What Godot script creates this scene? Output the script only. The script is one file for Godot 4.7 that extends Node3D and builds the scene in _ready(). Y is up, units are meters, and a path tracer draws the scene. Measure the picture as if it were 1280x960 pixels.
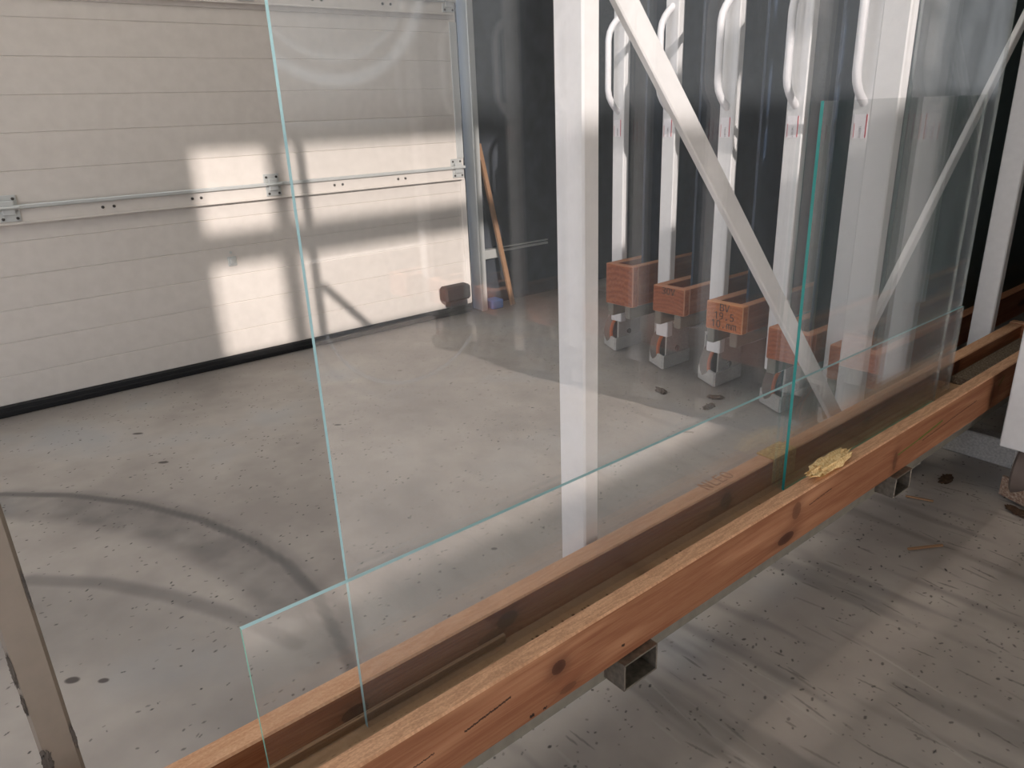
extends Node3D
# Glass store: one pull-out rack with glass sheets in its timber trough, a row of parked racks, a sectional door.
const PULL_YAW := 0.8
var rng := RandomNumberGenerator.new()
var used := {}
var M := {}

# ---------------------------------------------------------------- naming
func numbered(n: String) -> String:
	if not used.has(n):
		used[n] = 0
		return n
	used[n] += 1
	return "%s_%03d" % [n, used[n]]

func thing(called: String, label: String, category: String, at := Vector3.ZERO, group := "") -> Node3D:
	var o := Node3D.new()
	o.name = numbered(called)
	add_child(o, true)
	o.position = at
	tag(o, label, category, group)
	return o

func tag(o: Node, label: String, category: String, group := "") -> void:
	o.set_meta("label", label)
	o.set_meta("category", category)
	if group != "":
		o.set_meta("group", group)

func obj(called: String, st, m: Material, parent: Node = self) -> MeshInstance3D:
	var o := MeshInstance3D.new()
	o.name = numbered(called) if parent == self else called
	o.mesh = st.commit() if st is SurfaceTool else st
	if m:
		o.material_override = m
	o.cast_shadow = GeometryInstance3D.SHADOW_CASTING_SETTING_ON
	parent.add_child(o, true)
	return o

func struct(called: String, st, m: Material, label := "") -> MeshInstance3D:
	var o := MeshInstance3D.new()
	o.name = called
	o.mesh = st.commit() if st is SurfaceTool else st
	if m:
		o.material_override = m
	add_child(o, true)
	o.set_meta("kind", "structure")
	if label != "":
		o.set_meta("label", label)
	return o

# ---------------------------------------------------------------- mesh helpers
func mb() -> SurfaceTool:
	var st := SurfaceTool.new()
	st.begin(Mesh.PRIMITIVE_TRIANGLES)
	return st

func tri(st: SurfaceTool, p: Array, n: Array, uv: Array) -> void:
	var c: Vector3 = (p[1] - p[0]).cross(p[2] - p[0])
	var order := [0, 1, 2]
	if c.dot(n[0] + n[1] + n[2]) > 0.0:
		order = [0, 2, 1]
	for i in order:
		st.set_normal(n[i])
		st.set_uv(uv[i])
		st.add_vertex(p[i])

func quad(st: SurfaceTool, a: Vector3, b: Vector3, c: Vector3, d: Vector3, n: Vector3, ua := Vector2(0, 0), ub := Vector2(1, 0), uc := Vector2(1, 1), ud := Vector2(0, 1)) -> void:
	tri(st, [a, b, c], [n, n, n], [ua, ub, uc])
	tri(st, [a, c, d], [n, n, n], [ua, uc, ud])

# chamfered box between two corners; atlas: side faces v 0-.55, top and bottom .58-.78, ends .8-1, u over the long (x) axis
func box(st: SurfaceTool, lo: Vector3, hi: Vector3, bev := 0.0, t := Transform3D(), atlas := false) -> void:
	var s := hi - lo
	var b := minf(bev, minf(s.x, minf(s.y, s.z)) * 0.45)
	var ax := [Vector3.RIGHT, Vector3.UP, Vector3.BACK]
	var mid := (lo + hi) / 2.0
	var h := s / 2.0
	for i in 3:
		for sg in [-1.0, 1.0]:
			var n: Vector3 = ax[i] * sg
			var j := (i + 1) % 3
			var k := (i + 2) % 3
			var e1: Vector3 = ax[j] * (h[j] - b)
			var e2: Vector3 = ax[k] * (h[k] - b)
			var c: Vector3 = mid + n * h[i]
			var ps := [c - e1 - e2, c + e1 - e2, c + e1 + e2, c - e1 + e2]
			var us := []
			for p in ps:
				var q: Vector3 = (p - lo) / s
				if not atlas:
					us.append(Vector2(p[j], p[k]))
				elif i == 2:
					us.append(Vector2(q.x, 0.55 * (1.0 - q.y)))
				elif i == 1:
					us.append(Vector2(q.x, 0.58 + 0.2 * q.z))
				else:
					us.append(Vector2(0.15 * q.z, 0.8 + 0.2 * q.y))
			quad(st, t * ps[0], t * ps[1], t * ps[2], t * ps[3], t.basis * n, us[0], us[1], us[2], us[3])
	if b <= 0.0:
		return
	for i in 3:
		var j := (i + 1) % 3
		var k := (i + 2) % 3
		for sj in [-1.0, 1.0]:
			for sk in [-1.0, 1.0]:
				var n: Vector3 = (ax[j] * sj + ax[k] * sk).normalized()
				var p1: Vector3 = mid + ax[j] * sj * h[j] + ax[k] * sk * (h[k] - b)
				var p2: Vector3 = mid + ax[j] * sj * (h[j] - b) + ax[k] * sk * h[k]
				var e: Vector3 = ax[i] * (h[i] - b)
				var uvs := []
				for p in [p1 - e, p1 + e, p2 + e, p2 - e]:
					var q: Vector3 = (p - lo) / s
					uvs.append(Vector2(q.x, 0.6) if atlas else Vector2(p[i], 0.0))
				quad(st, t * (p1 - e), t * (p1 + e), t * (p2 + e), t * (p2 - e), t.basis * n, uvs[0], uvs[1], uvs[2], uvs[3])
	for sx in [-1.0, 1.0]:
		for sy in [-1.0, 1.0]:
			for sz in [-1.0, 1.0]:
				var sv := Vector3(sx, sy, sz)
				var n := t.basis * sv.normalized()
				var c := mid + h * sv
				var a := c - Vector3(0, b * sy, b * sz)
				var d := c - Vector3(b * sx, 0, b * sz)
				var f := c - Vector3(b * sx, b * sy, 0)
				tri(st, [t * a, t * d, t * f], [n, n, n], [Vector2(0.5, 0.6), Vector2(0.5, 0.6), Vector2(0.5, 0.6)])

func bx(lo: Vector3, hi: Vector3, bev := 0.0, atlas := false) -> SurfaceTool:
	var st := mb()
	box(st, lo, hi, bev, Transform3D(), atlas)
	return st

# bar of rectangular section from a to b: w across (in the plane given by side), d deep
func bar(st: SurfaceTool, a: Vector3, b: Vector3, side: Vector3, w: float, d: float, bev := 0.0) -> void:
	var y := (b - a).normalized()
	var z := side.normalized()
	var x := y.cross(z).normalized()
	z = x.cross(y)
	var l := (b - a).length()
	box(st, Vector3(-w / 2, 0, -d / 2), Vector3(w / 2, l, d / 2), bev, Transform3D(Basis(x, y, z), a))

func tube(st: SurfaceTool, pts: Array, r: float, sides := 12) -> void:
	var prev := Vector3.ZERO
	var rings := []
	for i in pts.size():
		var d: Vector3
		if i == 0:
			d = pts[1] - pts[0]
		elif i == pts.size() - 1:
			d = pts[i] - pts[i - 1]
		else:
			d = (pts[i + 1] - pts[i]).normalized() + (pts[i] - pts[i - 1]).normalized()
		d = d.normalized()
		var u := prev
		if u == Vector3.ZERO:
			u = d.cross(Vector3(0.31, 0.2, 0.93)).normalized()
		u = (u - d * u.dot(d)).normalized()
		prev = u
		var v := d.cross(u)
		var ring := []
		for k in sides:
			var a := TAU * k / sides
			ring.append(u * cos(a) + v * sin(a))
		rings.append(ring)
	for i in pts.size() - 1:
		for k in sides:
			var k2 := (k + 1) % sides
			var n := [rings[i][k], rings[i][k2], rings[i + 1][k2], rings[i + 1][k]]
			var p := [pts[i] + n[0] * r, pts[i] + n[1] * r, pts[i + 1] + n[2] * r, pts[i + 1] + n[3] * r]
			var uv := Vector2(0, 0)
			tri(st, [p[0], p[1], p[2]], [n[0], n[1], n[2]], [uv, uv, uv])
			tri(st, [p[0], p[2], p[3]], [n[0], n[2], n[3]], [uv, uv, uv])
	for e in [[0, 1], [pts.size() - 1, pts.size() - 2]]:
		var c: Vector3 = pts[e[0]]
		var nn: Vector3 = (c - pts[e[1]]).normalized()
		for k in sides:
			var uv := Vector2(0, 0)
			tri(st, [c, c + rings[e[0]][k] * r, c + rings[e[0]][(k + 1) % sides] * r], [nn, nn, nn], [uv, uv, uv])

# profile of (radius, along) turned about an axis through c
func lathe(st: SurfaceTool, c: Vector3, axis: Vector3, prof: Array, sides := 32) -> void:
	var a := axis.normalized()
	var u := a.cross(Vector3(0.2, 0.9, 0.31)).normalized()
	var v := a.cross(u)
	for i in prof.size() - 1:
		var p0: Vector2 = prof[i]
		var p1: Vector2 = prof[i + 1]
		var dn := Vector2(p1.y - p0.y, -(p1.x - p0.x)).normalized()
		for k in sides:
			var t0 := TAU * k / sides
			var t1 := TAU * (k + 1) / sides
			var d0 := u * cos(t0) + v * sin(t0)
			var d1 := u * cos(t1) + v * sin(t1)
			var n0 := d0 * dn.x + a * dn.y
			var n1 := d1 * dn.x + a * dn.y
			var q := [c + d0 * p0.x + a * p0.y, c + d1 * p0.x + a * p0.y, c + d1 * p1.x + a * p1.y, c + d0 * p1.x + a * p1.y]
			var uv := Vector2(0, 0)
			tri(st, [q[0], q[1], q[2]], [n0, n1, n1], [uv, uv, uv])
			tri(st, [q[0], q[2], q[3]], [n0, n1, n0], [uv, uv, uv])

func text(parent: Node, s: String, size: float, t: Transform3D, m: Material, called := "lettering") -> void:
	var tm := TextMesh.new()
	var f := SystemFont.new()
	f.font_names = PackedStringArray(["Droid Sans Mono"])
	tm.font = f
	tm.text = s
	tm.font_size = 32
	tm.pixel_size = size / 32.0
	tm.depth = 0.0006
	var o := MeshInstance3D.new()
	o.name = called
	o.mesh = tm
	o.material_override = m
	o.transform = t
	parent.add_child(o, true)

# ---------------------------------------------------------------- materials
func mat(c: Color, rough := 0.6, metal := 0.0, spec := 0.5) -> StandardMaterial3D:
	var m := StandardMaterial3D.new()
	m.albedo_color = c
	m.roughness = rough
	m.metallic = metal
	m.metallic_specular = spec
	return m

func noise(freq: float, sd: int, oct := 4, kind := FastNoiseLite.TYPE_SIMPLEX_SMOOTH) -> FastNoiseLite:
	var n := FastNoiseLite.new()
	n.seed = sd
	n.frequency = freq
	n.noise_type = kind
	n.fractal_octaves = oct
	return n

func speckle(m: StandardMaterial3D, lo: Color, hi: Color, scale: float, sd: int, bump := 0.0) -> StandardMaterial3D:
	var im := noise(0.03, sd, 5).get_seamless_image(256, 256)
	var out := Image.create(256, 256, false, Image.FORMAT_RGB8)
	for y in 256:
		for x in 256:
			out.set_pixel(x, y, lo.lerp(hi, im.get_pixel(x, y).r))
	m.albedo_color = Color.WHITE
	m.albedo_texture = ImageTexture.create_from_image(out)
	m.uv1_triplanar = true
	m.uv1_world_triplanar = true
	m.uv1_scale = Vector3.ONE * scale
	if bump > 0.0:
		m.heightmap_enabled = true
		m.heightmap_texture = ImageTexture.create_from_image(im)
		m.heightmap_scale = bump
	return m

# board texture; knots: [u, v, ru, rv, dark] and cracks: [u0, v0, u1, v1] in atlas units, lines of another colour: [u0, v0, u1, v1, Color, width px]
func wood(w: int, h: int, sd: int, base: Color, dark: Color, pale: Color, knots: Array, lines: Array) -> StandardMaterial3D:
	var long := noise(0.9, sd, 3)
	var fine := noise(1.0, sd + 1, 2)
	var wide := noise(1.0, sd + 2, 3)
	var im := Image.create(w, h, false, Image.FORMAT_RGB8)
	for y in h:
		for x in w:
			var u := float(x) / w
			var v := float(y) / h
			var c: Color
			var warp := 0.0
			var kd := 0.0
			for k in knots:
				var dx: float = (u - k[0]) / k[2]
				var dy: float = (v - k[1]) / k[3]
				var d := dx * dx + dy * dy
				if d < 9.0:
					var f := exp(-d)
					warp += f * signf(dy) * 0.6
					kd = maxf(kd, k[4] * (f * 0.55 + (0.45 if d < 0.35 else 0.0)))
			if v < 0.57:
				var g := long.get_noise_2d(u * 2.2 * w / 1024.0, v * 13.0 + warp)
				var ring := 0.5 + 0.5 * sin((v * 34.0 + g * 9.0 + warp * 4.0))
				c = base.lerp(dark, clampf(ring * 0.34 + g * 0.28, 0.0, 1.0))
				c = c.lerp(dark, 0.22 * (0.5 + fine.get_noise_2d(x * 0.03, y * 0.55)))
				c = c.lerp(pale, clampf(wide.get_noise_2d(u * 5.0, v * 3.0) * 0.6, 0.0, 0.5))
			elif v < 0.79:
				var sw := sin((v * 60.0 + wide.get_noise_2d(u * 26.0, v * 9.0) * 7.0 + u * 40.0))
				c = pale.lerp(base, 0.14 + 0.12 * sw + 0.3 * fine.get_noise_2d(x * 0.25, y * 0.35))
			else:
				var e := Vector2(u * 6.0 - 0.4, (v - 0.6) * 4.0).length()
				c = base.lerp(dark, 0.35 + 0.25 * sin(e * 55.0 + wide.get_noise_2d(u * 90.0, v * 20.0) * 3.0))
			c = c.lerp(Color(0.2, 0.1, 0.06), kd)
			im.set_pixel(x, y, c)
	for l in lines:
		var a := Vector2(l[0] * w, l[1] * h)
		var b := Vector2(l[2] * w, l[3] * h)
		var n := int(a.distance_to(b) * 1.5) + 1
		for i in n:
			var p := a.lerp(b, float(i) / n) + Vector2(0, fine.get_noise_2d(i * 0.4, sd) * 2.0)
			for oy in int(l[5]):
				var q := Vector2i(int(p.x), int(p.y) + oy)
				if q.x >= 0 and q.y >= 0 and q.x < w and q.y < h:
					im.set_pixelv(q, im.get_pixelv(q).lerp(l[4], 0.75))
	var m := mat(Color.WHITE, 0.72, 0.0, 0.35)
	m.albedo_texture = ImageTexture.create_from_image(im)
	return m

func dot(im: Image, p: Vector2, rx: float, ry: float, ang: float, c: Color, a: float) -> void:
	var r := int(ceil(maxf(rx, ry))) + 1
	var ca := cos(ang)
	var sa := sin(ang)
	for y in range(-r, r + 1):
		for x in range(-r, r + 1):
			var q := Vector2i(int(p.x) + x, int(p.y) + y)
			if q.x < 0 or q.y < 0 or q.x >= im.get_width() or q.y >= im.get_height():
				continue
			var lx := (x * ca + y * sa) / rx
			var ly := (-x * sa + y * ca) / ry
			var d := lx * lx + ly * ly
			if d < 1.0:
				im.set_pixelv(q, im.get_pixelv(q).lerp(c, a * minf(1.0, 2.0 * (1.0 - d))))

func poly_dist(p: Vector2, pl: Array) -> float:
	var best := 9.0
	for i in pl.size() - 1:
		best = minf(best, p.distance_to(Geometry2D.get_closest_point_to_segment(p, pl[i], pl[i + 1])))
	return best

const FX0 := -0.6
const FZ0 := -3.3
const FS := 3.6

func floor_texture() -> StandardMaterial3D:
	var n1 := noise(0.004, 11, 5).get_image(1024, 1024)
	var n2 := noise(0.03, 12, 4).get_image(1024, 1024)
	var sn := noise(0.5, 13, 3)
	var arc1 := [Vector2(-0.6, -2.55), Vector2(-0.3, -2.5), Vector2(-0.04, -2.39), Vector2(0.13, -2.22), Vector2(0.265, -2.01), Vector2(0.36, -1.8), Vector2(0.41, -1.6), Vector2(0.42, -1.45), Vector2(0.425, -1.3), Vector2(0.41, -1.2)]
	var out1 := [Vector2(-0.6, -2.62), Vector2(-0.3, -2.58), Vector2(-0.038, -2.465), Vector2(0.115, -2.32), Vector2(0.256, -2.128), Vector2(0.373, -1.9), Vector2(0.438, -1.7), Vector2(0.467, -1.548), Vector2(0.471, -1.381), Vector2(0.446, -1.225), Vector2(0.414, -1.05), Vector2(0.36, -0.9)]
	var arc2 := [Vector2(-0.6, -1.98), Vector2(-0.3, -1.97), Vector2(-0.031, -1.896), Vector2(0.104, -1.761), Vector2(0.212, -1.601), Vector2(0.283, -1.467), Vector2(0.329, -1.367), Vector2(0.37, -1.25)]
	var ov := Image.create(384, 384, false, Image.FORMAT_RF)
	for y in 384:
		for x in 384:
			var p := Vector2(FX0 + FS * x / 384.0, FZ0 + FS * y / 384.0)
			var a := 0.0
			if p.x < 0.7 and p.y < -0.7:
				a = 0.34 * smoothstep(0.11, 0.05, poly_dist(p, arc1)) * (0.75 + 0.5 * sn.get_noise_2d(p.x * 14.0, p.y * 14.0))
				a = maxf(a, 0.5 * smoothstep(0.024, 0.006, poly_dist(p, out1)))
				a = maxf(a, 0.3 * smoothstep(0.035, 0.008, poly_dist(p, arc2)))
				a = maxf(a, 0.16 * smoothstep(0.2, 0.05, poly_dist(p + Vector2(0.1, -0.1), arc2)))
			if p.x > 0.5 and p.y > -1.0:
				var s := sn.get_noise_2d(p.x * 22.0 - p.y * 1.5, p.y * 2.6)
				a = maxf(a, clampf(s - 0.12, 0.0, 0.35) * 0.6)
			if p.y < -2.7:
				a = maxf(a, 0.22 * smoothstep(-2.75, -3.2, p.y))  # floor tone gets darker towards the door
			ov.set_pixel(x, y, Color(a, 0, 0))
	ov.resize(1024, 1024, Image.INTERPOLATE_CUBIC)
	var im := Image.create(1024, 1024, false, Image.FORMAT_RGB8)
	var pale := Color(0.71, 0.68, 0.645)
	var dull := Color(0.57, 0.54, 0.515)
	var blue := Color(0.59, 0.60, 0.615)
	var tyre := Color(0.2, 0.195, 0.2)
	for y in 1024:
		for x in 1024:
			var a := n1.get_pixel(x, y).r
			var b := n2.get_pixel(x, y).r
			var c := dull.lerp(pale, clampf(a * 1.3 - 0.1 + (b - 0.5) * 0.35, 0.0, 1.0)).lerp(blue, clampf((a - 0.62) * 2.0, 0.0, 0.5))
			im.set_pixel(x, y, c.lerp(tyre, clampf(ov.get_pixel(x, y).r, 0.0, 1.0)))
	im.resize(2048, 2048, Image.INTERPOLATE_CUBIC)
	var px := 2048.0 / FS
	for i in 9000:
		var p := Vector2(rng.randf(), rng.randf()) * 2048.0
		var k := n2.get_pixel(int(p.x) / 2, int(p.y) / 2).r
		if k < 0.42:
			continue
		var g := rng.randf_range(0.12, 0.34)
		dot(im, p, rng.randf_range(0.9, 3.4), rng.randf_range(0.7, 1.6), rng.randf_range(-0.9, 0.5), Color(g, g * 0.95, g * 0.92), rng.randf_range(0.35, 0.9))
	for i in 420:
		var p := Vector2(rng.randf_range(0.28, 0.95), rng.randf_range(0.72, 1.0)) * 2048.0
		dot(im, p, rng.randf_range(5, 24), rng.randf_range(0.8, 2.0), rng.randf_range(1.35, 1.75), Color(0.26, 0.25, 0.24), rng.randf_range(0.12, 0.42))
	for i in 1800:
		var p := Vector2(rng.randf_range(0.28, 0.95), rng.randf_range(0.70, 1.0)) * 2048.0
		dot(im, p, rng.randf_range(0.7, 1.7), rng.randf_range(0.7, 1.3), rng.randf_range(0.0, 3.0), Color(0.24, 0.22, 0.21), rng.randf_range(0.3, 0.8))
	for i in 60:
		var p := Vector2(rng.randf_range(0.28, 0.95), rng.randf_range(0.72, 1.0)) * 2048.0
		dot(im, p, rng.randf_range(20, 80), rng.randf_range(1.0, 3.0), rng.randf_range(1.4, 1.75), Color(0.75, 0.73, 0.7), rng.randf_range(0.12, 0.35))
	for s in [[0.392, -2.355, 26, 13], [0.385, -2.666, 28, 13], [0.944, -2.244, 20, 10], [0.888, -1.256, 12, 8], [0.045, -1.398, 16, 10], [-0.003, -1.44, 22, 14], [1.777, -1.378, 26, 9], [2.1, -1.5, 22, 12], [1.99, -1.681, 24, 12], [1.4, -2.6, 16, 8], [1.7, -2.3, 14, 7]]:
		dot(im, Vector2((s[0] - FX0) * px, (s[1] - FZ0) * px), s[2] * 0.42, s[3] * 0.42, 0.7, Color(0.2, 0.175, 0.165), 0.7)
	var m := mat(Color.WHITE, 0.55, 0.0, 0.4)
	m.albedo_texture = ImageTexture.create_from_image(im)
	return m

func dust_veil_texture() -> StandardMaterial3D:
	# dusty film and light veil on the tall sheet: 1.65 m by 1.91 m, with the rings of suction cups and wiped streaks
	var w := 768
	var h := 896
	var n1 := noise(0.006, 31, 4)
	var n2 := noise(0.35, 32, 2)
	var im := Image.create(w, h, false, Image.FORMAT_RGBA8)
	for y in h:
		for x in w:
			var p := Vector2(0.28 + 1.65 * x / w, 2.2 - 1.91 * y / h)
			var a := 0.062 + 0.03 * smoothstep(0.9, 0.6, p.y) + 0.03 * n1.get_noise_2d(x * 1.6, y * 0.5) + 0.03 * maxf(0.0, n2.get_noise_2d(x, y))  # hazier low down: veil of bounced light put into the film
			a += 0.08 * smoothstep(1.35, 1.8, p.x) * (1.0 + n1.get_noise_2d(x * 3.0, y * 1.5))  # film denser towards the right side
			var d := p.distance_to(Vector2(0.335, 1.142))
			a += 0.10 * smoothstep(0.010, 0.0, absf(d - 0.098)) + 0.05 * smoothstep(0.006, 0.0, absf(d - 0.079)) + 0.03 * smoothstep(0.1, 0.07, d)
			d = p.distance_to(Vector2(0.39, 0.83))
			var an := (p - Vector2(0.39, 0.83)).angle()
			if an < -0.7 and an > -2.9:
				a += 0.25 * smoothstep(0.0028, 0.0, absf(d - 0.102))
				a += 0.06 * smoothstep(0.006, 0.0, absf(d - 0.118))
			im.set_pixel(x, y, Color(0.74, 0.79, 0.83, clampf(a, 0.0, 1.0)))
	var m := mat(Color.WHITE, 1.0, 0.0, 0.0)
	m.transparency = BaseMaterial3D.TRANSPARENCY_ALPHA
	m.albedo_texture = ImageTexture.create_from_image(im)
	m.cull_mode = BaseMaterial3D.CULL_DISABLED
	return m

func pane_mat(tint: Color, haze: float) -> StandardMaterial3D:
	var m := mat(Color(tint.r, tint.g, tint.b, haze), 0.0)
	m.transparency = BaseMaterial3D.TRANSPARENCY_ALPHA
	m.cull_mode = BaseMaterial3D.CULL_DISABLED
	return m

func make_materials() -> void:
	M.white = speckle(mat(Color.WHITE, 0.38), Color(0.88, 0.88, 0.89), Color(0.90, 0.90, 0.91), 3.0, 3)
	M.post = speckle(mat(Color.WHITE, 0.42), Color(0.85, 0.85, 0.85), Color(0.88, 0.88, 0.88), 4.0, 4)
	M.beige = speckle(mat(Color.WHITE, 0.45), Color(0.44, 0.41, 0.37), Color(0.47, 0.435, 0.395), 4.0, 5)  # white post paint with its shade put into the colour
	M.beam = speckle(mat(Color.WHITE, 0.5), Color(0.43, 0.42, 0.385), Color(0.49, 0.48, 0.44), 5.0, 6)
	M.steel = speckle(mat(Color.WHITE, 0.42, 0.55), Color(0.40, 0.38, 0.35), Color(0.55, 0.52, 0.48), 9.0, 7)
	M.tube_in = mat(Color(0.13, 0.11, 0.1), 0.8)
	M.zinc = mat(Color(0.76, 0.77, 0.76), 0.35, 0.25)
	M.castor = speckle(mat(Color.WHITE, 0.55), Color(0.62, 0.61, 0.59), Color(0.78, 0.77, 0.75), 14.0, 8)
	M.rusty = speckle(mat(Color.WHITE, 0.7), Color(0.36, 0.22, 0.15), Color(0.78, 0.74, 0.68), 16.0, 9)
	M.tread = mat(Color(0.42, 0.37, 0.34), 0.7)
	M.orange = mat(Color(0.72, 0.36, 0.18), 0.6)
	M.hub = mat(Color(0.2, 0.19, 0.19), 0.6)
	M.bolt = mat(Color(0.3, 0.29, 0.28), 0.5, 0.6)
	M.dark_sheet = speckle(mat(Color.WHITE, 0.3, 0.0, 0.45), Color(0.15, 0.19, 0.25), Color(0.22, 0.275, 0.35), 2.0, 14)
	M.green_sheet = speckle(mat(Color.WHITE, 0.3, 0.0, 0.45), Color(0.21, 0.28, 0.27), Color(0.27, 0.34, 0.33), 2.0, 15)
	M.door = speckle(mat(Color.WHITE, 0.5), Color(0.80, 0.775, 0.745), Color(0.83, 0.805, 0.775), 2.0, 16)
	M.rubber = mat(Color(0.1, 0.1, 0.105), 0.75)
	M.dark_wall = speckle(mat(Color.WHITE, 0.85), Color(0.19, 0.21, 0.235), Color(0.27, 0.29, 0.32), 1.2, 17)
	M.wall = mat(Color(0.74, 0.73, 0.7), 0.9)
	M.ceiling = mat(Color(0.7, 0.7, 0.6), 0.9)
	M.ink = mat(Color(0.12, 0.1, 0.09), 0.8)
	M.red = mat(Color(0.75, 0.14, 0.2), 0.6)
	M.paper = mat(Color(0.93, 0.92, 0.93), 0.6)
	M.foam = speckle(mat(Color.WHITE, 0.9), Color(0.74, 0.54, 0.30), Color(1.0, 0.95, 0.76), 22.0, 18)
	M.tape = speckle(mat(Color.WHITE, 0.5), Color(0.62, 0.48, 0.27), Color(0.92, 0.80, 0.52), 14.0, 19)
	M.blue = mat(Color(0.32, 0.5, 0.74), 0.6)
	M.splinter = mat(Color(0.60, 0.46, 0.34), 0.8)
	M.leaf = mat(Color(0.3, 0.22, 0.15), 0.9)
	M.pane_a = pane_mat(Color(0.8, 0.83, 0.83), 0.012)
	M.pane_b = pane_mat(Color(0.8, 0.83, 0.83), 0.025)
	M.pane_c = pane_mat(Color(0.42, 0.66, 0.62), 0.02)
	M.edge_pale = mat(Color(0.62, 0.78, 0.79), 0.25)  # edge tones: light caught by each edge is put into the colour
	M.edge_green = mat(Color(0.50, 0.74, 0.66), 0.25)
	M.edge_base = mat(Color(0.62, 0.74, 0.60), 0.4)
	M.edge_teal = mat(Color(0.20, 0.56, 0.55), 0.25)
	M.edge_end = mat(Color(0.86, 0.9, 0.89, 0.3), 0.35)
	M.edge_end.transparency = BaseMaterial3D.TRANSPARENCY_ALPHA
	M.dust_veil = dust_veil_texture()
	var wa := Color(0.56, 0.395, 0.285)  # front board sides, darkened with their shade put into the colour
	var wd := Color(0.44, 0.25, 0.16)
	var wp := Color(0.85, 0.67, 0.53)
	var L := 2.725
	var fx := func(x: float) -> float: return (x + 0.145) / L
	var fv := func(y: float) -> float: return 0.55 * (0.335 - y) / 0.1
	M.front_wood = wood(2048, 224, 41, wa, wd, wp, [
		[fx.call(0.503), fv.call(0.296), 0.008, 0.10, 0.8], [fx.call(0.52), fv.call(0.25), 0.01, 0.06, 0.4], [fx.call(1.067), fv.call(0.258), 0.016, 0.10, 0.85], [fx.call(1.095), fv.call(0.305), 0.009, 0.16, 0.5],
		[fx.call(1.49), fv.call(0.27), 0.006, 0.2, 0.5], [fx.call(2.02), fv.call(0.28), 0.008, 0.3, 0.45], [fx.call(2.2), fv.call(0.29), 0.006, 0.1, 0.4], [fx.call(0.1), fv.call(0.29), 0.012, 0.1, 0.6]],
		[[fx.call(0.345), fv.call(0.29), fx.call(0.42), fv.call(0.298), Color(0.12, 0.06, 0.04), 3], [fx.call(0.27), fv.call(0.285), fx.call(0.3), fv.call(0.287), Color(0.15, 0.08, 0.05), 2],
		[fx.call(1.14), fv.call(0.30), fx.call(1.22), fv.call(0.305), Color(0.2, 0.1, 0.06), 2], [fx.call(1.62), fv.call(0.278), fx.call(1.92), fv.call(0.292), Color(0.2, 0.1, 0.06), 2],
		[fx.call(1.5), fv.call(0.283), fx.call(1.62), fv.call(0.289), Color(0.30, 0.38, 0.12), 4], [fx.call(1.60), fv.call(0.289), fx.call(1.72), fv.call(0.299), Color(0.30, 0.38, 0.12), 6], [fx.call(2.06), fv.call(0.295), fx.call(2.09), fv.call(0.315), Color(0.36, 0.4, 0.14), 5],
		[fx.call(0.63), fv.call(0.262), fx.call(0.636), fv.call(0.262), Color(0.1, 0.05, 0.03), 5], [fx.call(0.45), fv.call(0.245), fx.call(0.458), fv.call(0.246), Color(0.08, 0.04, 0.03), 6], [fx.call(0.475), fv.call(0.243), fx.call(0.48), fv.call(0.243), Color(0.08, 0.04, 0.03), 4]])
	M.back_wood = wood(2048, 224, 43, Color(0.69, 0.46, 0.32), wd, wp, [
		[fx.call(0.51), fv.call(0.31), 0.012, 0.12, 0.75], [fx.call(0.48), fv.call(0.296), 0.016, 0.08, 0.45], [fx.call(1.05), fv.call(0.30), 0.011, 0.16, 0.7], [fx.call(1.02), fv.call(0.29), 0.014, 0.08, 0.4], [fx.call(0.257), fv.call(0.298), 0.012, 0.1, 0.8], [fx.call(2.1), fv.call(0.315), 0.012, 0.2, 0.6], [fx.call(1.6), fv.call(0.3), 0.01, 0.15, 0.4]],
		[])
	M.old_wood = wood(1024, 96, 45, Color(0.66, 0.53, 0.40), Color(0.44, 0.33, 0.24), Color(0.72, 0.6, 0.48), [[0.34, 0.68, 0.006, 0.05, 0.8], [0.62, 0.68, 0.008, 0.04, 0.5]], [[0.0, 0.66, 0.5, 0.67, Color(0.2, 0.13, 0.08), 1], [0.55, 0.70, 0.95, 0.69, Color(0.2, 0.13, 0.08), 1]])
	M.chip_wood = speckle(mat(Color.WHITE, 0.9), Color(0.27, 0.22, 0.17), Color(0.60, 0.54, 0.46), 18.0, 46)
	M.rack_wood = wood(512, 128, 47, Color(0.60, 0.37, 0.26), Color(0.42, 0.22, 0.15), Color(0.72, 0.52, 0.4), [[0.4, 0.3, 0.03, 0.1, 0.5], [0.75, 0.2, 0.02, 0.08, 0.5]], [])
	M.block_wood = wood(256, 128, 49, Color(0.66, 0.39, 0.26), Color(0.44, 0.22, 0.14), Color(0.74, 0.52, 0.4), [], [])
	M.block_orange = wood(256, 128, 51, Color(0.76, 0.45, 0.25), Color(0.52, 0.27, 0.14), Color(0.82, 0.58, 0.4), [], [])

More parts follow.
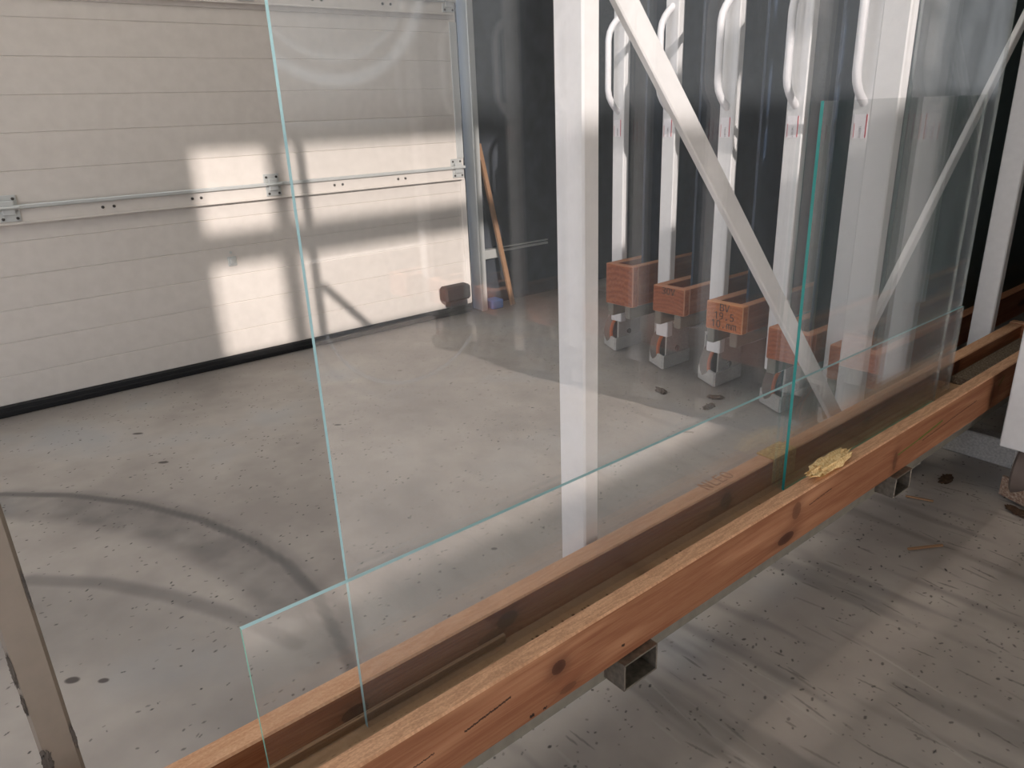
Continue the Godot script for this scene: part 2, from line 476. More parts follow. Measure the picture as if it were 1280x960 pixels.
# ---------------------------------------------------------------- the rack
func castor(parent: Node, x: float, z: float, guard: Material, skew := 0.045) -> void:
	# wheel housing seen from its front: two side plates, a top plate, a skewed guard round the foot
	var st := mb()
	box(st, Vector3(x + 0.05, 0.012, z), Vector3(x + 0.165, 0.19, z + 0.007), 0.002)
	box(st, Vector3(x + 0.02, 0.012, z + 0.083), Vector3(x + 0.165, 0.19, z + 0.09), 0.002)
	box(st, Vector3(x + 0.05, 0.183, z + 0.006), Vector3(x + 0.165, 0.19, z + 0.084), 0.001)
	var c := obj("castor_housing", st, M.castor, parent)
	var g := mb()
	bar(g, Vector3(x + skew, 0.035, z - 0.012), Vector3(x, 0.035, z + 0.092), Vector3.UP, 0.010, 0.055, 0.002)
	box(g, Vector3(x + 0.0, 0.0075, z + 0.09), Vector3(x + 0.165, 0.0625, z + 0.096), 0.001)
	obj("guard", g, guard, c)
	var w := mb()
	var r := 0.079
	var cc := Vector3(x + 0.088, r, z + 0.0425)
	lathe(w, cc, Vector3.BACK, [Vector2(0.0, -0.03), Vector2(r - 0.006, -0.033), Vector2(r, -0.027), Vector2(r, 0.006)], 40)
	obj("wheel", w, M.tread, c)
	var o := mb()
	lathe(o, cc, Vector3.BACK, [Vector2(r, 0.006), Vector2(r - 0.003, 0.012), Vector2(r - 0.012, 0.0135)], 40)
	obj("wheel_rim", o, M.orange, c)
	var hb := mb()
	lathe(hb, cc, Vector3.BACK, [Vector2(r - 0.012, 0.0135), Vector2(0.02, 0.010), Vector2(0.02, 0.032), Vector2(0.0, 0.032)], 40)
	obj("wheel_hub", hb, M.hub, c)
	var ab := mb()
	lathe(ab, Vector3(x + 0.088, r, z + 0.0425), Vector3.BACK, [Vector2(0.0, -0.05), Vector2(0.011, -0.05), Vector2(0.011, 0.053), Vector2(0.0, 0.053)], 8)
	obj("axle_bolt", ab, M.bolt, c)

func handle_mesh() -> SurfaceTool:
	var st := mb()
	var p := []
	var prof := [Vector2(0.004, 0.99), Vector2(-0.02, 1.008), Vector2(-0.036, 1.024), Vector2(-0.05, 1.045), Vector2(-0.056, 1.07), Vector2(-0.056, 1.24), Vector2(-0.05, 1.265), Vector2(-0.036, 1.286), Vector2(-0.02, 1.302), Vector2(0.004, 1.32)]
	for q in prof:
		p.append(Vector3(q.x, q.y, -0.03))
	tube(st, p, 0.0115, 12)
	return st

# local axes: x along the rack (0 = face of the front post), z = 0 at the near face of the posts, trough on the +z side
func make_rack(o: Node3D, d: Dictionary) -> void:
	var yb: float = d.yb
	var yt: float = d.yt
	var x0: float = d.get("front", -0.11)
	var x1: float = d.get("back", 2.58)
	var wd: float = d.get("width", 0.145)
	var side: Material = d.get("post", M.post)
	for px in [0.0, 0.76, 1.662, 2.46]:
		var po := obj("post", bx(Vector3(px, 0.16 if px == 0.0 else yb - 0.055, -0.058), Vector3(px + 0.032, 2.62, 0.0), 0.003), side if px == 0.0 else M.post, o)
		if px == 0.0 and d.has("chips"):
			for q in d.chips:
				var ch := mb()
				lump(ch, Vector3(q[0], q[1], 0.0), Vector3(q[2] * 0.5, q[3] * 0.6, 0.0006), int(q[1] * 1000.0), 0.9, 0.0)
				obj("paint_chip", ch, M.bolt, po)
	obj("top_rail", bx(Vector3(0.0, 2.62, -0.055), Vector3(2.492, 2.67, 0.0), 0.003), M.post, o)
	var br := mb()
	bar(br, Vector3(1.645, yb + 0.03, -0.028), Vector3(0.80, yb + 0.98, -0.028), Vector3.BACK, 0.038, 0.014, 0.002)
	obj("brace", br, M.post, o)
	br = mb()
	bar(br, Vector3(1.70, yb + 0.22, -0.028), Vector3(2.445, yb + 1.05, -0.028), Vector3.BACK, 0.026, 0.014, 0.002)
	obj("brace", br, M.post, o)
	# trough
	var zf := wd + 0.007
	obj("front_board", bx(Vector3(x0 + 0.03, yb, zf - 0.031), Vector3(x1, yt, zf), 0.0025, true), d.get("front_wood", M.rack_wood), o)
	obj("back_board", bx(Vector3(x0 + 0.03, yb, 0.007), Vector3(x1 - 0.03, yt, 0.042), 0.0025, true), d.get("back_wood", M.rack_wood), o)
	obj("base_board", bx(Vector3(x0 + 0.03, yb, 0.042), Vector3(x1 - 0.03, yb + d.get("base", 0.047), zf - 0.031), 0.0, true), d.get("base_wood", M.old_wood), o)
	var eb := obj("end_board", bx(Vector3(x0, yb - 0.002, 0.007), Vector3(x0 + 0.03, yt, zf), 0.003, true), d.get("block", M.block_wood), o)
	obj("end_board", bx(Vector3(x1 - 0.03, yb, 0.007), Vector3(x1, yt + 0.004, zf - 0.031), 0.002, true), d.get("back_wood", M.rack_wood), o)
	if d.has("text"):
		var k := 0
		for s in d.text:
			text(eb, s, 0.034, Transform3D(Basis(Vector3.UP, -PI / 2), Vector3(x0 - 0.0004, yt - 0.017 - 0.029 * k, 0.007 + wd * 0.5)), M.ink)
			k += 1
	# steel under the trough
	obj("beam", bx(Vector3(x0 + 0.02, yb - 0.058, zf - 0.06), Vector3(x1 - 0.02, yb, zf - 0.03), 0.003), M.beam, o)
	obj("beam", bx(Vector3(x0 + 0.02, yb - 0.058, 0.0), Vector3(x1 - 0.02, yb, 0.03), 0.003), M.beam, o)
	for tx in d.get("tubes", [0.68, 1.53]):
		var w := 0.074
		var h := 0.048
		var ct := mb()
		var y1 := yb - 0.0005
		for q in [[0.0, -h, w, -h + 0.003], [0.0, -0.003, w, 0.0], [0.0, -h + 0.003, 0.003, -0.003], [w - 0.003, -h + 0.003, w, -0.003]]:
			box(ct, Vector3(tx + q[0], y1 + q[1], zf - 0.03), Vector3(tx + q[2], y1 + q[3], zf + 0.012), 0.0006)
		obj("cross_tube", ct, M.steel, o)
	castor(o, d.get("cx", 0.02), d.get("cz", -0.1), d.get("guard", M.castor))
	obj("castor_plate", bx(Vector3(d.get("cx", 0.02) + 0.05, 0.19, minf(d.get("cz", -0.1), 0.0)), Vector3(d.get("cx", 0.02) + 0.16, 0.197, 0.06), 0.001), M.castor, o)
	if yb - 0.058 > 0.199:
		obj("riser", bx(Vector3(d.get("cx", 0.02) + 0.03, 0.197, 0.002), Vector3(d.get("cx", 0.02) + 0.1, yb - 0.058, 0.055), 0.002), M.beam, o)
	castor(o, 1.95, -0.1, M.castor)
	obj("castor_plate", bx(Vector3(1.955, 0.19, -0.1), Vector3(2.08, 0.197, 0.06), 0.001), M.castor, o)
	if yb - 0.058 > 0.199:
		obj("riser", bx(Vector3(1.98, 0.197, 0.002), Vector3(2.05, yb - 0.058, 0.055), 0.002), M.beam, o)
	obj("handle", handle_mesh(), M.white, o)
	var lb := obj("sticker", bx(Vector3(-0.0012, 0.90, -0.05), Vector3(0.0, 0.962, -0.012)), M.paper, o)
	obj("red_stripe", bx(Vector3(-0.0016, 0.902, -0.0165), Vector3(-0.0012, 0.962, -0.0135)), M.red, lb)
	obj("red_stripe", bx(Vector3(-0.0016, 0.902, -0.0485), Vector3(-0.0012, 0.940, -0.047)), M.red, lb)
	if d.has("number"):
		text(lb, d.number, 0.009, Transform3D(Basis(Vector3.UP, -PI / 2) * Basis(Vector3.BACK, -PI / 2), Vector3(-0.0013, 0.917, -0.031)), M.ink)

func dark_sheet(label: String, at: Vector3, x0: float, x1: float, y0: float, y1: float, m: Material) -> void:
	var t := thing("dark_glass_sheet", label, "glass sheet", at, "dark glass sheets in the parked racks")
	t.rotation_degrees.y = PULL_YAW
	obj("pane", bx(Vector3(x0, y0, 0.0), Vector3(x1, y1, 0.01), 0.001), m, t)

func turned(p: Vector3) -> Vector3:
	return p.rotated(Vector3.UP, deg_to_rad(PULL_YAW))

func glass_sheet(called: String, label: String, x0: float, x1: float, y0: float, y1: float, z: float, th: float, pm: Material, ems: Array) -> Node3D:
	var t := thing(called, label, "glass sheet")
	t.rotation_degrees.y = PULL_YAW
	var zf := z + th / 2
	var zb := z - th / 2
	var st := mb()
	quad(st, Vector3(x0, y0, zf), Vector3(x1, y0, zf), Vector3(x1, y1, zf), Vector3(x0, y1, zf), Vector3.BACK)
	quad(st, Vector3(x0, y0, zb), Vector3(x1, y0, zb), Vector3(x1, y1, zb), Vector3(x0, y1, zb), Vector3.FORWARD)
	obj("pane", st, pm, t)
	var b := 0.0
	var es := [[Vector3(x0, y0, 0), Vector3(x0, y1, 0), Vector3.LEFT], [Vector3(x1, y0, 0), Vector3(x1, y1, 0), Vector3.RIGHT], [Vector3(x0, y1, 0), Vector3(x1, y1, 0), Vector3.UP], [Vector3(x0, y0, 0), Vector3(x1, y0, 0), Vector3.DOWN]]
	for i in ems.size():
		var e = es[i]
		var s := mb()
		quad(s, e[0] + Vector3(0, 0, zb), e[1] + Vector3(0, 0, zb), e[1] + Vector3(0, 0, zf), e[0] + Vector3(0, 0, zf), e[2])
		obj("polished_edge", s, ems[i], t)
	return t

# ---------------------------------------------------------------- the scene
func _ready() -> void:
	rng.seed = 7
	# camera: from the vanishing points of the photograph (1280 x 960, focal length 910 px), lens 1 m above the floor
	var cam := Camera3D.new()
	cam.name = "camera"
	cam.fov = rad_to_deg(2.0 * atan(480.0 / 910.0))
	cam.near = 0.02
	cam.far = 60.0
	cam.transform = Transform3D(Basis(Vector3(0.78412, -0.03828, 0.61942), Vector3(0.24402, 0.93706, -0.25099), Vector3(-0.57083, 0.34796, 0.74411)).orthonormalized(), Vector3(0, 1.0, 0))
	add_child(cam)
	cam.current = true
	# sky, sun, area lights out of view
	var we := WorldEnvironment.new()
	we.name = "world_environment"
	var env := Environment.new()
	env.background_mode = Environment.BG_SKY
	var sky := Sky.new()
	var ps := ProceduralSkyMaterial.new()
	ps.sky_top_color = Color(0.42, 0.58, 0.82)
	ps.sky_horizon_color = Color(0.78, 0.84, 0.9)
	ps.ground_bottom_color = Color(0.36, 0.35, 0.33)
	ps.ground_horizon_color = Color(0.6, 0.6, 0.58)
	sky.sky_material = ps
	env.sky = sky
	env.background_energy_multiplier = 1.0
	env.tonemap_mode = Environment.TONE_MAPPER_LINEAR
	env.tonemap_exposure = 1.0
	env.sdfgi_enabled = true
	env.ssao_enabled = true
	env.ssil_enabled = true
	we.environment = env
	add_child(we)
	var sun := DirectionalLight3D.new()
	sun.name = "sun"
	sun.light_energy = 9.0
	sun.light_color = Color(1.0, 0.955, 0.93)
	sun.light_angular_distance = 0.7
	sun.shadow_enabled = true
	sun.sky_mode = DirectionalLight3D.SKY_MODE_LIGHT_ONLY
	add_child(sun)
	sun.look_at_from_position(Vector3.ZERO, Vector3(0.25, -0.386, -1.0))
	area("unseen_front_window_light", Vector3(0.46, 2.64, 2.4), Vector3(0.9, 0.3, -1.0), Vector2(1.9, 0.9), Color(1.0, 0.97, 0.93), 0.6)  # sky glow at the unseen front window, lighting the near side
	area("unseen_door_window_light", Vector3(0.6, 2.12, -3.12), Vector3(0.6, 0.2, -0.6), Vector2(2.2, 0.28), Color(0.95, 0.97, 1.0), 0.8)  # door windows out of view, placed to light the floor round the trough
	area("unseen_left_opening_light", Vector3(-2.62, 1.35, -0.7), Vector3(1.0, 0.9, -0.9), Vector2(2.6, 2.4), Color(0.97, 0.97, 1.0), 5.2)  # opening out of view, placed to light the left faces of the posts
	area("added_ceiling_fill", Vector3(0.7, 3.42, -1.3), Vector3(0.7, 0.0, -1.3), Vector2(3.0, 1.2), Color(1.0, 0.975, 0.95), 2.6)  # added overhead fill, no opening in the ceiling behind it
	make_materials()
	build_room()
	build_door()
	build_racks()
	build_sheets()
	build_small()

func area(called: String, at: Vector3, to: Vector3, size: Vector2, c: Color, e: float) -> void:
	var a := AreaLight3D.new()
	a.name = called
	a.area_size = size
	a.light_color = c
	a.light_energy = e
	a.area_range = 14.0
	a.shadow_enabled = true
	add_child(a)
	var up := Vector3.UP if absf((to - at).normalized().y) < 0.95 else Vector3.FORWARD
	a.look_at_from_position(at, to, up)

func build_room() -> void:
	# floor: one mesh, the seen part with its own marks, the rest plain concrete
	var fm := floor_texture()
	var plain := speckle(mat(Color.WHITE, 0.6), Color(0.57, 0.54, 0.515), Color(0.71, 0.68, 0.645), 0.7, 21)
	var x1 := FX0 + FS
	var z1 := FZ0 + FS
	var st := mb()
	quad(st, Vector3(FX0, 0, FZ0), Vector3(x1, 0, FZ0), Vector3(x1, 0, z1), Vector3(FX0, 0, z1), Vector3.UP)
	st.set_material(fm)
	var am: ArrayMesh = st.commit()
	st = mb()
	quad(st, Vector3(-3.2, 0, -3.4), Vector3(FX0, 0, -3.4), Vector3(FX0, 0, 2.9), Vector3(-3.2, 0, 2.9), Vector3.UP)
	quad(st, Vector3(x1, 0, -3.4), Vector3(5.6, 0, -3.4), Vector3(5.6, 0, 2.9), Vector3(x1, 0, 2.9), Vector3.UP)
	quad(st, Vector3(FX0, 0, z1), Vector3(x1, 0, z1), Vector3(x1, 0, 2.9), Vector3(FX0, 0, 2.9), Vector3.UP)
	quad(st, Vector3(FX0, 0, -3.4), Vector3(x1, 0, -3.4), Vector3(x1, 0, FZ0), Vector3(FX0, 0, FZ0), Vector3.UP)
	box(st, Vector3(-3.2, -0.2, -3.4), Vector3(5.6, -0.001, 2.9))
	st.set_material(plain)
	am = st.commit(am)
	struct("floor", am, null, "worn grey concrete floor with dark tyre arcs and specks")
	struct("wall_back", bx(Vector3(2.235, 0, -3.42), Vector3(5.4, 3.5, -3.24)), M.dark_wall, "dark grey wall in the corner right of the sectional door")
	struct("wall_right", bx(Vector3(5.2, 0, -3.42), Vector3(5.4, 3.5, 2.7)), M.dark_wall)
	# left wall out of view, its opening placed to light the post faces
	var gw := mb()
	box(gw, Vector3(-2.9, 0, -3.42), Vector3(-2.7, 3.5, -2.1))
	box(gw, Vector3(-2.9, 0, 0.7), Vector3(-2.7, 3.5, 2.7))
	box(gw, Vector3(-2.9, 2.65, -2.1), Vector3(-2.7, 3.5, 0.7))
	struct("wall_left", gw, M.wall)
	# front wall out of view, its openings placed to shape the sun patches
	var w := mb()
	box(w, Vector3(-2.9, 0, 2.5), Vector3(5.4, 0.25, 2.62))
	box(w, Vector3(-2.9, 0.25, 2.5), Vector3(-2.4, 1.0, 2.62))  # low opening out of view, placed to put sun on the near floor
	box(w, Vector3(3.6, 0.25, 2.5), Vector3(5.4, 1.0, 2.62))
	# unseen slots, placed to throw soft bands of sun onto the floor
	box(w, Vector3(-2.9, 1.0, 2.5), Vector3(-0.7, 2.24, 2.62))
	box(w, Vector3(1.6, 1.0, 2.5), Vector3(5.4, 2.24, 2.62))
	for q in [[1.0, 1.100], [1.1511, 1.190], [1.2375, 2.24]]:
		box(w, Vector3(-0.7, q[0], 2.5), Vector3(1.6, q[1], 2.505))
	box(w, Vector3(-0.7, 1.100, 2.5), Vector3(1.6, 1.148, 2.505))
	box(w, Vector3(-0.7, 1.190, 2.5), Vector3(1.6, 1.234, 2.505))
	box(w, Vector3(-0.7, 1.25, 2.505), Vector3(1.6, 2.24, 2.62))
	box(w, Vector3(-2.9, 3.146, 2.5), Vector3(5.4, 3.5, 2.62))
	box(w, Vector3(-2.9, 2.24, 2.5), Vector3(-0.57, 3.146, 2.62))
	box(w, Vector3(1.5, 2.24, 2.5), Vector3(5.4, 3.146, 2.62))
	struct("wall_front", w, M.wall)
	w = mb()
	box(w, Vector3(-0.245, 2.24, 2.5), Vector3(-0.165, 3.146, 2.56))
	box(w, Vector3(-0.57, 2.656, 2.5), Vector3(1.5, 2.776, 2.56))
	var wn := struct("unseen_window_1", w, M.white)  # window out of view, bars placed to cast shadow bands on the door
	# panes out of view, added to dim the sun patch on the door
	var pn := mat(Color(0.75, 0.74, 0.7, 0.6), 0.6)
	pn.transparency = BaseMaterial3D.TRANSPARENCY_ALPHA
	for q in [[-0.57, 2.24, -0.245, 2.656], [-0.165, 2.24, 1.5, 2.656], [-0.57, 2.776, -0.245, 3.146], [-0.165, 2.776, 1.5, 3.146]]:
		obj("added_dimming_pane", bx(Vector3(q[0], q[1], 2.53), Vector3(q[2], q[3], 2.536)), pn, wn)
	struct("ceiling", bx(Vector3(-2.9, 3.5, -3.42), Vector3(5.4, 3.65, 2.7)), M.ceiling)

func build_door() -> void:
	var d := Node3D.new()
	d.name = "door_1"
	add_child(d)
	d.set_meta("kind", "structure")
	d.set_meta("label", "white ribbed sectional overhead door with a steel rail across it")
	var x0 := -2.7
	var x1 := 2.195
	var ys := [0.045, 0.153, 0.276, 0.395, 0.515, 0.635, 0.735, 0.877, 1.003, 1.126, 1.25, 1.372, 1.43, 1.56, 1.68, 1.80, 1.92]
	for i in ys.size() - 1:
		var y0: float = ys[i]
		var y1: float = ys[i + 1]
		obj("panel", bx(Vector3(x0, y0 + 0.0002, -3.23), Vector3(x1, y1 - 0.0002, -3.19), 0.0022), M.door, d)
	obj("panel", bx(Vector3(x0, 2.3, -3.23), Vector3(x1, 3.5, -3.19), 0.003), M.door, d)
	obj("panel_core", bx(Vector3(x0, 0.046, -3.236), Vector3(x1, 1.92, -3.1925)), M.door, d)
	for x in [x0, 0.0, 1.2, x1 - 0.25]:
		obj("unseen_window_mullion", bx(Vector3(x, 1.92, -3.23), Vector3(x + 0.25, 2.3, -3.19), 0.003), M.door, d)  # window row out of view, made for the area light beside it
	var s := mb()
	box(s, Vector3(x0, 0.0, -3.235), Vector3(x1, 0.045, -3.183), 0.006)
	box(s, Vector3(x0, 0.018, -3.183), Vector3(x1, 0.024, -3.177), 0.001)
	obj("bottom_seal", s, M.rubber, d)
	obj("end_cap", bx(Vector3(2.155, 0.80, -3.19), Vector3(2.195, 1.42, -3.186), 0.001), M.zinc, d)
	obj("end_cap", bx(Vector3(2.165, 0.05, -3.19), Vector3(2.195, 0.70, -3.186), 0.001), M.door, d)
	for y in [0.70, 1.45]:
		var h := mb()
		box(h, Vector3(x0, y + 0.001, -3.19), Vector3(2.17, y + 0.05, -3.176), 0.002)
		box(h, Vector3(x0, y - 0.004, -3.176), Vector3(2.17, y + 0.004, -3.166), 0.002)
		obj("strut", h, M.door, d)
		var r := mb()
		box(r, Vector3(x0, y + 0.049, -3.178), Vector3(2.19, y + 0.064, -3.164), 0.003)
		obj("strut_rail", r, M.zinc, d)
		for hx in [-0.75, 0.222, 1.187, 2.147]:
			var hg := mb()
			box(hg, Vector3(hx - 0.033, y + 0.064, -3.19), Vector3(hx + 0.033, y + 0.098, -3.184), 0.001)
			box(hg, Vector3(hx - 0.033, y + 0.008, -3.176), Vector3(hx + 0.033, y + 0.045, -3.171), 0.001)
			box(hg, Vector3(hx - 0.02, y + 0.03, -3.171), Vector3(hx + 0.02, y + 0.08, -3.163), 0.002)
			tube(hg, [Vector3(hx - 0.034, y + 0.056, -3.160), Vector3(hx + 0.034, y + 0.056, -3.160)], 0.006, 8)
			var ho := obj("hinge", hg, M.zinc, d)
			for sx in [-0.022, 0.022]:
				for sy in [0.085, 0.018]:
					var sc := mb()
					lathe(sc, Vector3(hx + sx, y + sy, -3.184 if sy > 0.05 else -3.171), Vector3.BACK, [Vector2(0.0055, 0.0), Vector2(0.0055, 0.003), Vector2(0.0, 0.004)], 6)
					obj("screw", sc, M.bolt, ho)
		for sx in [0.521, 0.56, 0.848, 0.883, 1.47, 1.51, 1.80, 1.84]:
			var sc := mb()
			lathe(sc, Vector3(sx, y + 0.028, -3.176), Vector3.BACK, [Vector2(0.006, 0.0), Vector2(0.006, 0.003), Vector2(0.0, 0.005)], 6)
			obj("screw", sc, M.bolt, d)
	var lk := mb()
	box(lk, Vector3(0.948, 0.435, -3.19), Vector3(0.985, 0.475, -3.184), 0.002)
	box(lk, Vector3(0.955, 0.445, -3.184), Vector3(0.968, 0.468, -3.172), 0.002)
	lathe(lk, Vector3(0.966, 0.492, -3.19), Vector3.BACK, [Vector2(0.006, 0.0), Vector2(0.006, 0.004), Vector2(0.0, 0.004)], 10)
	obj("lock_plate", lk, M.zinc, d)
	var tr := mb()
	box(tr, Vector3(2.236, 0.0, -3.24), Vector3(2.25, 3.0, -3.14), 0.002)
	box(tr, Vector3(2.225, 0.0, -3.145), Vector3(2.262, 3.0, -3.135), 0.002)
	var t := obj("door_track", tr, M.zinc)
	tag(t, "upright galvanised track beside the right edge of the sectional door", "door track")

func build_racks() -> void:
	var p := thing("pull_out_rack", "nearest rack, pulled out, whose timber trough holds the clear glass sheets", "rack", Vector3.ZERO, "pull-out glass racks")
	p.rotation_degrees.y = PULL_YAW
	p.position = Vector3(-0.035, 0, -0.742).rotated(Vector3.UP, deg_to_rad(PULL_YAW))
	make_rack(p, {"yb": 0.236, "yt": 0.335, "front": -0.11, "back": 2.615, "base": 0.0425, "front_wood": M.front_wood, "back_wood": M.back_wood, "cx": 0.02, "cz": -0.1, "post": M.beige, "chips": [[0.004, 0.404, 0.008, 0.028], [0.001, 0.52, 0.003, 0.03], [0.001, 0.48, 0.0025, 0.02], [0.031, 0.42, 0.003, 0.024], [0.031, 0.6, 0.002, 0.03]]})
	# packing strips on the base, left and far right
	for q in [[0.0425, 0.0485, 0.014], [0.078, 0.118, 0.012]]:
		obj("packing_strip", bx(Vector3(-0.07, 0.2785, q[0]), Vector3(0.552, 0.2785 + q[2], q[1]), 0.001, true), M.old_wood, p)
	for c in p.get_children():
		if c.name == "back_board":
			text(c, "NLEO", 0.036, Transform3D(Basis(Vector3.RIGHT, -PI / 2), Vector3(1.09, 0.3353, 0.018)), mat(Color(0.66, 0.50, 0.39), 0.9))
	obj("packing_strip", bx(Vector3(2.08, 0.2785, 0.046), Vector3(2.56, 0.30, 0.118), 0.002, true), M.chip_wood, p)
	var rows := [
		["parked rack furthest left behind the glass, with the tallest plain timber end block", 2.2, -2.03, 0.268, 0.428, -0.168, 0.048, [], "144231", "dark dusty glass sheet in the parked rack furthest left behind the glass"],
		["parked rack second from the left, its timber end block marked 30V", 2.16, -1.75, 0.292, 0.389, -0.142, 0.04, ["30V"], "145102", "dark dusty glass sheet above the timber block marked 30V"],
		["parked rack whose orange timber end block is marked BV 19.5", 2.13, -1.487, 0.284, 0.379, -0.14, 0.049, ["BV", "19.5", "10.mm"], "145281", "dark dusty glass sheet above the timber block marked BV 19.5"],
		["parked rack just left of the teal glass edge, with an unmarked timber end block", 2.1, -1.228, 0.24, 0.342, -0.096, 0.03, [], "141061", "dark dusty glass sheet just left of the teal glass edge"],
		["parked rack hidden most by the nearest trough, right of the teal glass edge", 2.06, -1.003, 0.24, 0.342, -0.09, 0.05, [], "145310", "dark green glass sheet right of the teal glass edge, behind the trough"]]
	for r in rows:
		var o := thing("pull_out_rack", r[0], "rack", turned(Vector3(r[1], 0, r[2])), "pull-out glass racks")
		o.rotation_degrees.y = PULL_YAW
		var dd := {"yb": r[3], "yt": r[4], "cz": r[5], "cx": r[6], "front": -0.1, "number": r[8], "tubes": []}
		if r[7].size():
			dd.text = r[7]
		if r[7].size() > 1:
			dd.block = M.block_orange
		make_rack(o, dd)
		dark_sheet(r[9], turned(Vector3(r[1], 0, r[2] + 0.06)), 0.05, 2.4, r[3] + 0.047, 2.45, M.green_sheet if r[2] > -1.1 else M.dark_sheet)
	# racks on the near side: the first at the right edge of the frame, the others show only as reflections in the glass
	var zz := [-0.486, -0.22, 0.05, 0.31, 0.58, 0.85, 1.12, 1.38]
	var nth := ["", "first", "second", "third", "fourth", "fifth", "sixth", "seventh"]
	for i in zz.size():
		var z: float = zz[i]
		var lab := "rack at the right edge with a rust-stained castor guard"
		if i > 0:
			lab = "white rack seen as a reflection in the glass, %s one counted from the right" % nth[i]
		var o := thing("pull_out_rack", lab, "rack", turned(Vector3(2.0 - 0.165 * (z + 0.498), 0, z)), "pull-out glass racks" if i == 0 else "racks seen in reflection")
		o.rotation_degrees.y = PULL_YAW
		make_rack(o, {"yb": 0.25, "yt": 0.35, "cz": -0.036 if i == 0 else -0.09, "cx": 0.008 if i == 0 else 0.028, "front": 0.06 if i == 0 else -0.08, "guard": M.rusty if i == 0 else M.castor, "number": "1452%d0" % i, "tubes": []})
		if i > 0:
			dark_sheet("dark glass sheet in the %s reflected rack counted from the right" % nth[i], turned(Vector3(2.0 - 0.165 * (z + 0.498), 0, z + 0.06)), 0.08, 2.4, 0.297, 2.45, M.dark_sheet)

func build_sheets() -> void:
	var a := glass_sheet("clear_glass_sheet", "tall clear dusty glass sheet, the largest, reaching out of the top of the picture", 0.2865, 1.995, 0.279, 2.2, -0.688, 0.007, M.pane_a, [M.edge_pale, M.edge_end, M.edge_pale])
	var st := mb()
	quad(st, Vector3(0.2865, 0.279, -0.6842), Vector3(1.995, 0.279, -0.6842), Vector3(1.995, 2.2, -0.6842), Vector3(0.2865, 2.2, -0.6842), Vector3.BACK, Vector2(0, 1), Vector2(1, 1), Vector2(1, 0), Vector2(0, 0))
	obj("dust_veil_film", st, M.dust_veil, a)
	glass_sheet("clear_glass_sheet", "long low clear glass sheet with a pale green top edge, standing in the trough", 0.16, 1.99, 0.279, 0.503, -0.6805, 0.006, M.pane_b, [M.edge_green, M.edge_end, M.edge_pale])
	glass_sheet("clear_glass_sheet", "medium greenish glass sheet with a dark teal left edge, standing front right", 1.205, 1.885, 0.279, 1.0, -0.673, 0.006, M.pane_c, [M.edge_teal, M.edge_end, M.edge_pale, M.edge_base])

func lump(st: SurfaceTool, c: Vector3, r: Vector3, sd: int, amp: float, yaw: float) -> void:
	var n := noise(1.0, sd, 3)
	var b := Basis(Vector3.UP, yaw)
	var rows := 14
	var cols := 20
	var f := func(i: int, j: int) -> Vector3:
		var th := PI * i / rows
		var ph := TAU * (j % cols) / cols
		var d := Vector3(cos(th), sin(th) * cos(ph), sin(th) * sin(ph))
		var k := 1.0 + amp * n.get_noise_3dv(d * 3.2)
		var e := Vector3(signf(d.x) * pow(absf(d.x), 0.8), d.y, d.z)
		return c + b * (e * r * k)
	for i in rows:
		for j in cols:
			var p := [f.call(i, j), f.call(i, j + 1), f.call(i + 1, j + 1), f.call(i + 1, j)]
			var nn: Vector3 = ((p[0] + p[1] + p[2] + p[3]) / 4.0 - c).normalized()
			var g: Vector3 = (p[2] - p[0]).cross(p[3] - p[1]).normalized()
			if g.dot(nn) < 0:
				g = -g
			var uv := Vector2.ZERO
			tri(st, [p[0], p[1], p[2]], [g, g, g], [uv, uv, uv])
			tri(st, [p[0], p[2], p[3]], [g, g, g], [uv, uv, uv])

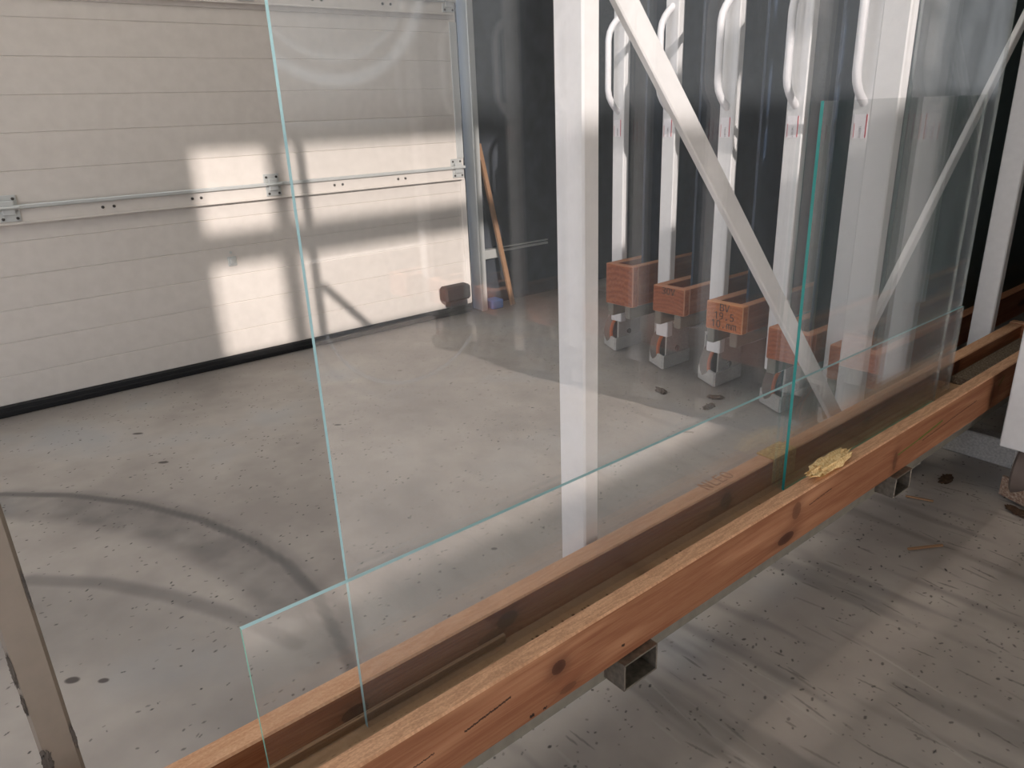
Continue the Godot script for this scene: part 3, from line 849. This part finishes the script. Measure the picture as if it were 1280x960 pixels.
func build_small() -> void:
	var yaw := Basis(Vector3.UP, deg_to_rad(PULL_YAW))
	var st := mb()
	lump(st, yaw * Vector3(1.245, 0.3495, -0.606), Vector3(0.068, 0.0145, 0.015), 61, 0.5, deg_to_rad(PULL_YAW))
	var fo := obj("foam_piece", st, M.foam)
	tag(fo, "lumpy torn piece of yellow foam lying on the front trough board", "foam")
	st = mb()
	var t := Transform3D(yaw, Vector3.ZERO)
	box(st, Vector3(1.205, 0.335, -0.738), Vector3(1.285, 0.339, -0.70), 0.001, t)
	box(st, Vector3(1.205, 0.285, -0.70), Vector3(1.285, 0.339, -0.6965), 0.001, t)
	box(st, Vector3(1.205, 0.279, -0.6965), Vector3(1.30, 0.282, -0.694), 0.001, t)
	var tp := obj("foam_pad", st, M.tape)
	tag(tp, "yellowed foam pad folded over the back trough board behind the teal edge", "foam pad")
	# floor-level steel beam under the far end of the trough
	var fb := obj("floor_stop", bx(Vector3(2.23, 0, -0.93), Vector3(2.28, 0.08, -0.33), 0.004), M.castor)
	tag(fb, "low grey steel floor beam beneath the far end of the trough", "floor beam")
	# the corner beside the door
	st = mb()
	bar(st, Vector3(2.43, 0.002, -3.13), Vector3(2.315, 0.86, -3.222), Vector3(0.1, 0.0, 1.0), 0.028, 0.016, 0.002)
	bar(st, Vector3(2.415, 0.08, -3.136), Vector3(2.32, 0.78, -3.204), Vector3(0.1, 0.0, 1.0), 0.018, 0.012, 0.002)
	var pk := obj("wood_plank", st, M.splinter)
	tag(pk, "split narrow wooden batten leaning in the dark corner by the door", "batten")
	var bl := obj("foam_block", bx(Vector3(2.285, 0, -3.20), Vector3(2.36, 0.05, -3.12), 0.006), M.blue)
	tag(bl, "small light blue block on the floor in the corner", "block")
	st = mb()
	box(st, Vector3(2.29, 0.262, -3.24), Vector3(2.40, 0.312, -3.20), 0.003)
	box(st, Vector3(2.40, 0.285, -3.24), Vector3(2.78, 0.297, -3.225), 0.001)
	box(st, Vector3(2.40, 0.305, -3.24), Vector3(2.78, 0.312, -3.225), 0.001)
	var br := obj("wall_bracket", st, M.zinc)
	tag(br, "thin slotted metal bracket fixed low on the dark corner wall", "bracket")
	st = mb()
	box(st, Vector3(1.99, 0.09, -3.19), Vector3(2.15, 0.17, -3.12), 0.012)
	box(st, Vector3(2.02, 0.055, -3.18), Vector3(2.13, 0.09, -3.13), 0.004)
	var bb := obj("rubber_bumper", st, M.rubber)
	tag(bb, "black rubber bumper low on the right end of the sectional door", "bumper")
	# litter
	var k := 0
	for q in [[2.03, -0.69, "larger dry brown leaf scrap on the shaded floor beneath the trough's far end"], [1.98, -0.50, "dry brown scrap on the floor beside the rust-stained castor guard"], [2.08, -1.50, "dark leaf scrap against the castor guard of the BV 19.5 rack"], [1.99, -1.46, "flat dark scrap on the floor just in front of the BV 19.5 castor"], [1.99, -1.68, "dry leaf scrap on the floor between the two middle parked castors"]]:
		st = mb()
		lump(st, Vector3(q[0], 0.006, q[1]), Vector3(0.026, 0.006, 0.014), 70 + k, 0.9, k * 1.1)
		var o := obj("litter_scrap", st, M.leaf)
		tag(o, q[2], "litter", "leaf scraps on the floor")
		k += 1
	st = mb()
	bar(st, Vector3(1.615, 0.004, -0.60), Vector3(1.69, 0.004, -0.555), Vector3.UP, 0.006, 0.004)
	tag(obj("wood_splinter", st, M.splinter), "pale wood splinter lying on the floor right of the trough", "splinter")
	st = mb()
	bar(st, Vector3(1.86, 0.004, -0.72), Vector3(1.885, 0.004, -0.66), Vector3.UP, 0.005, 0.004)
	tag(obj("wood_splinter", st, M.splinter), "thin wood splinter on the floor by the far cross tube", "splinter")
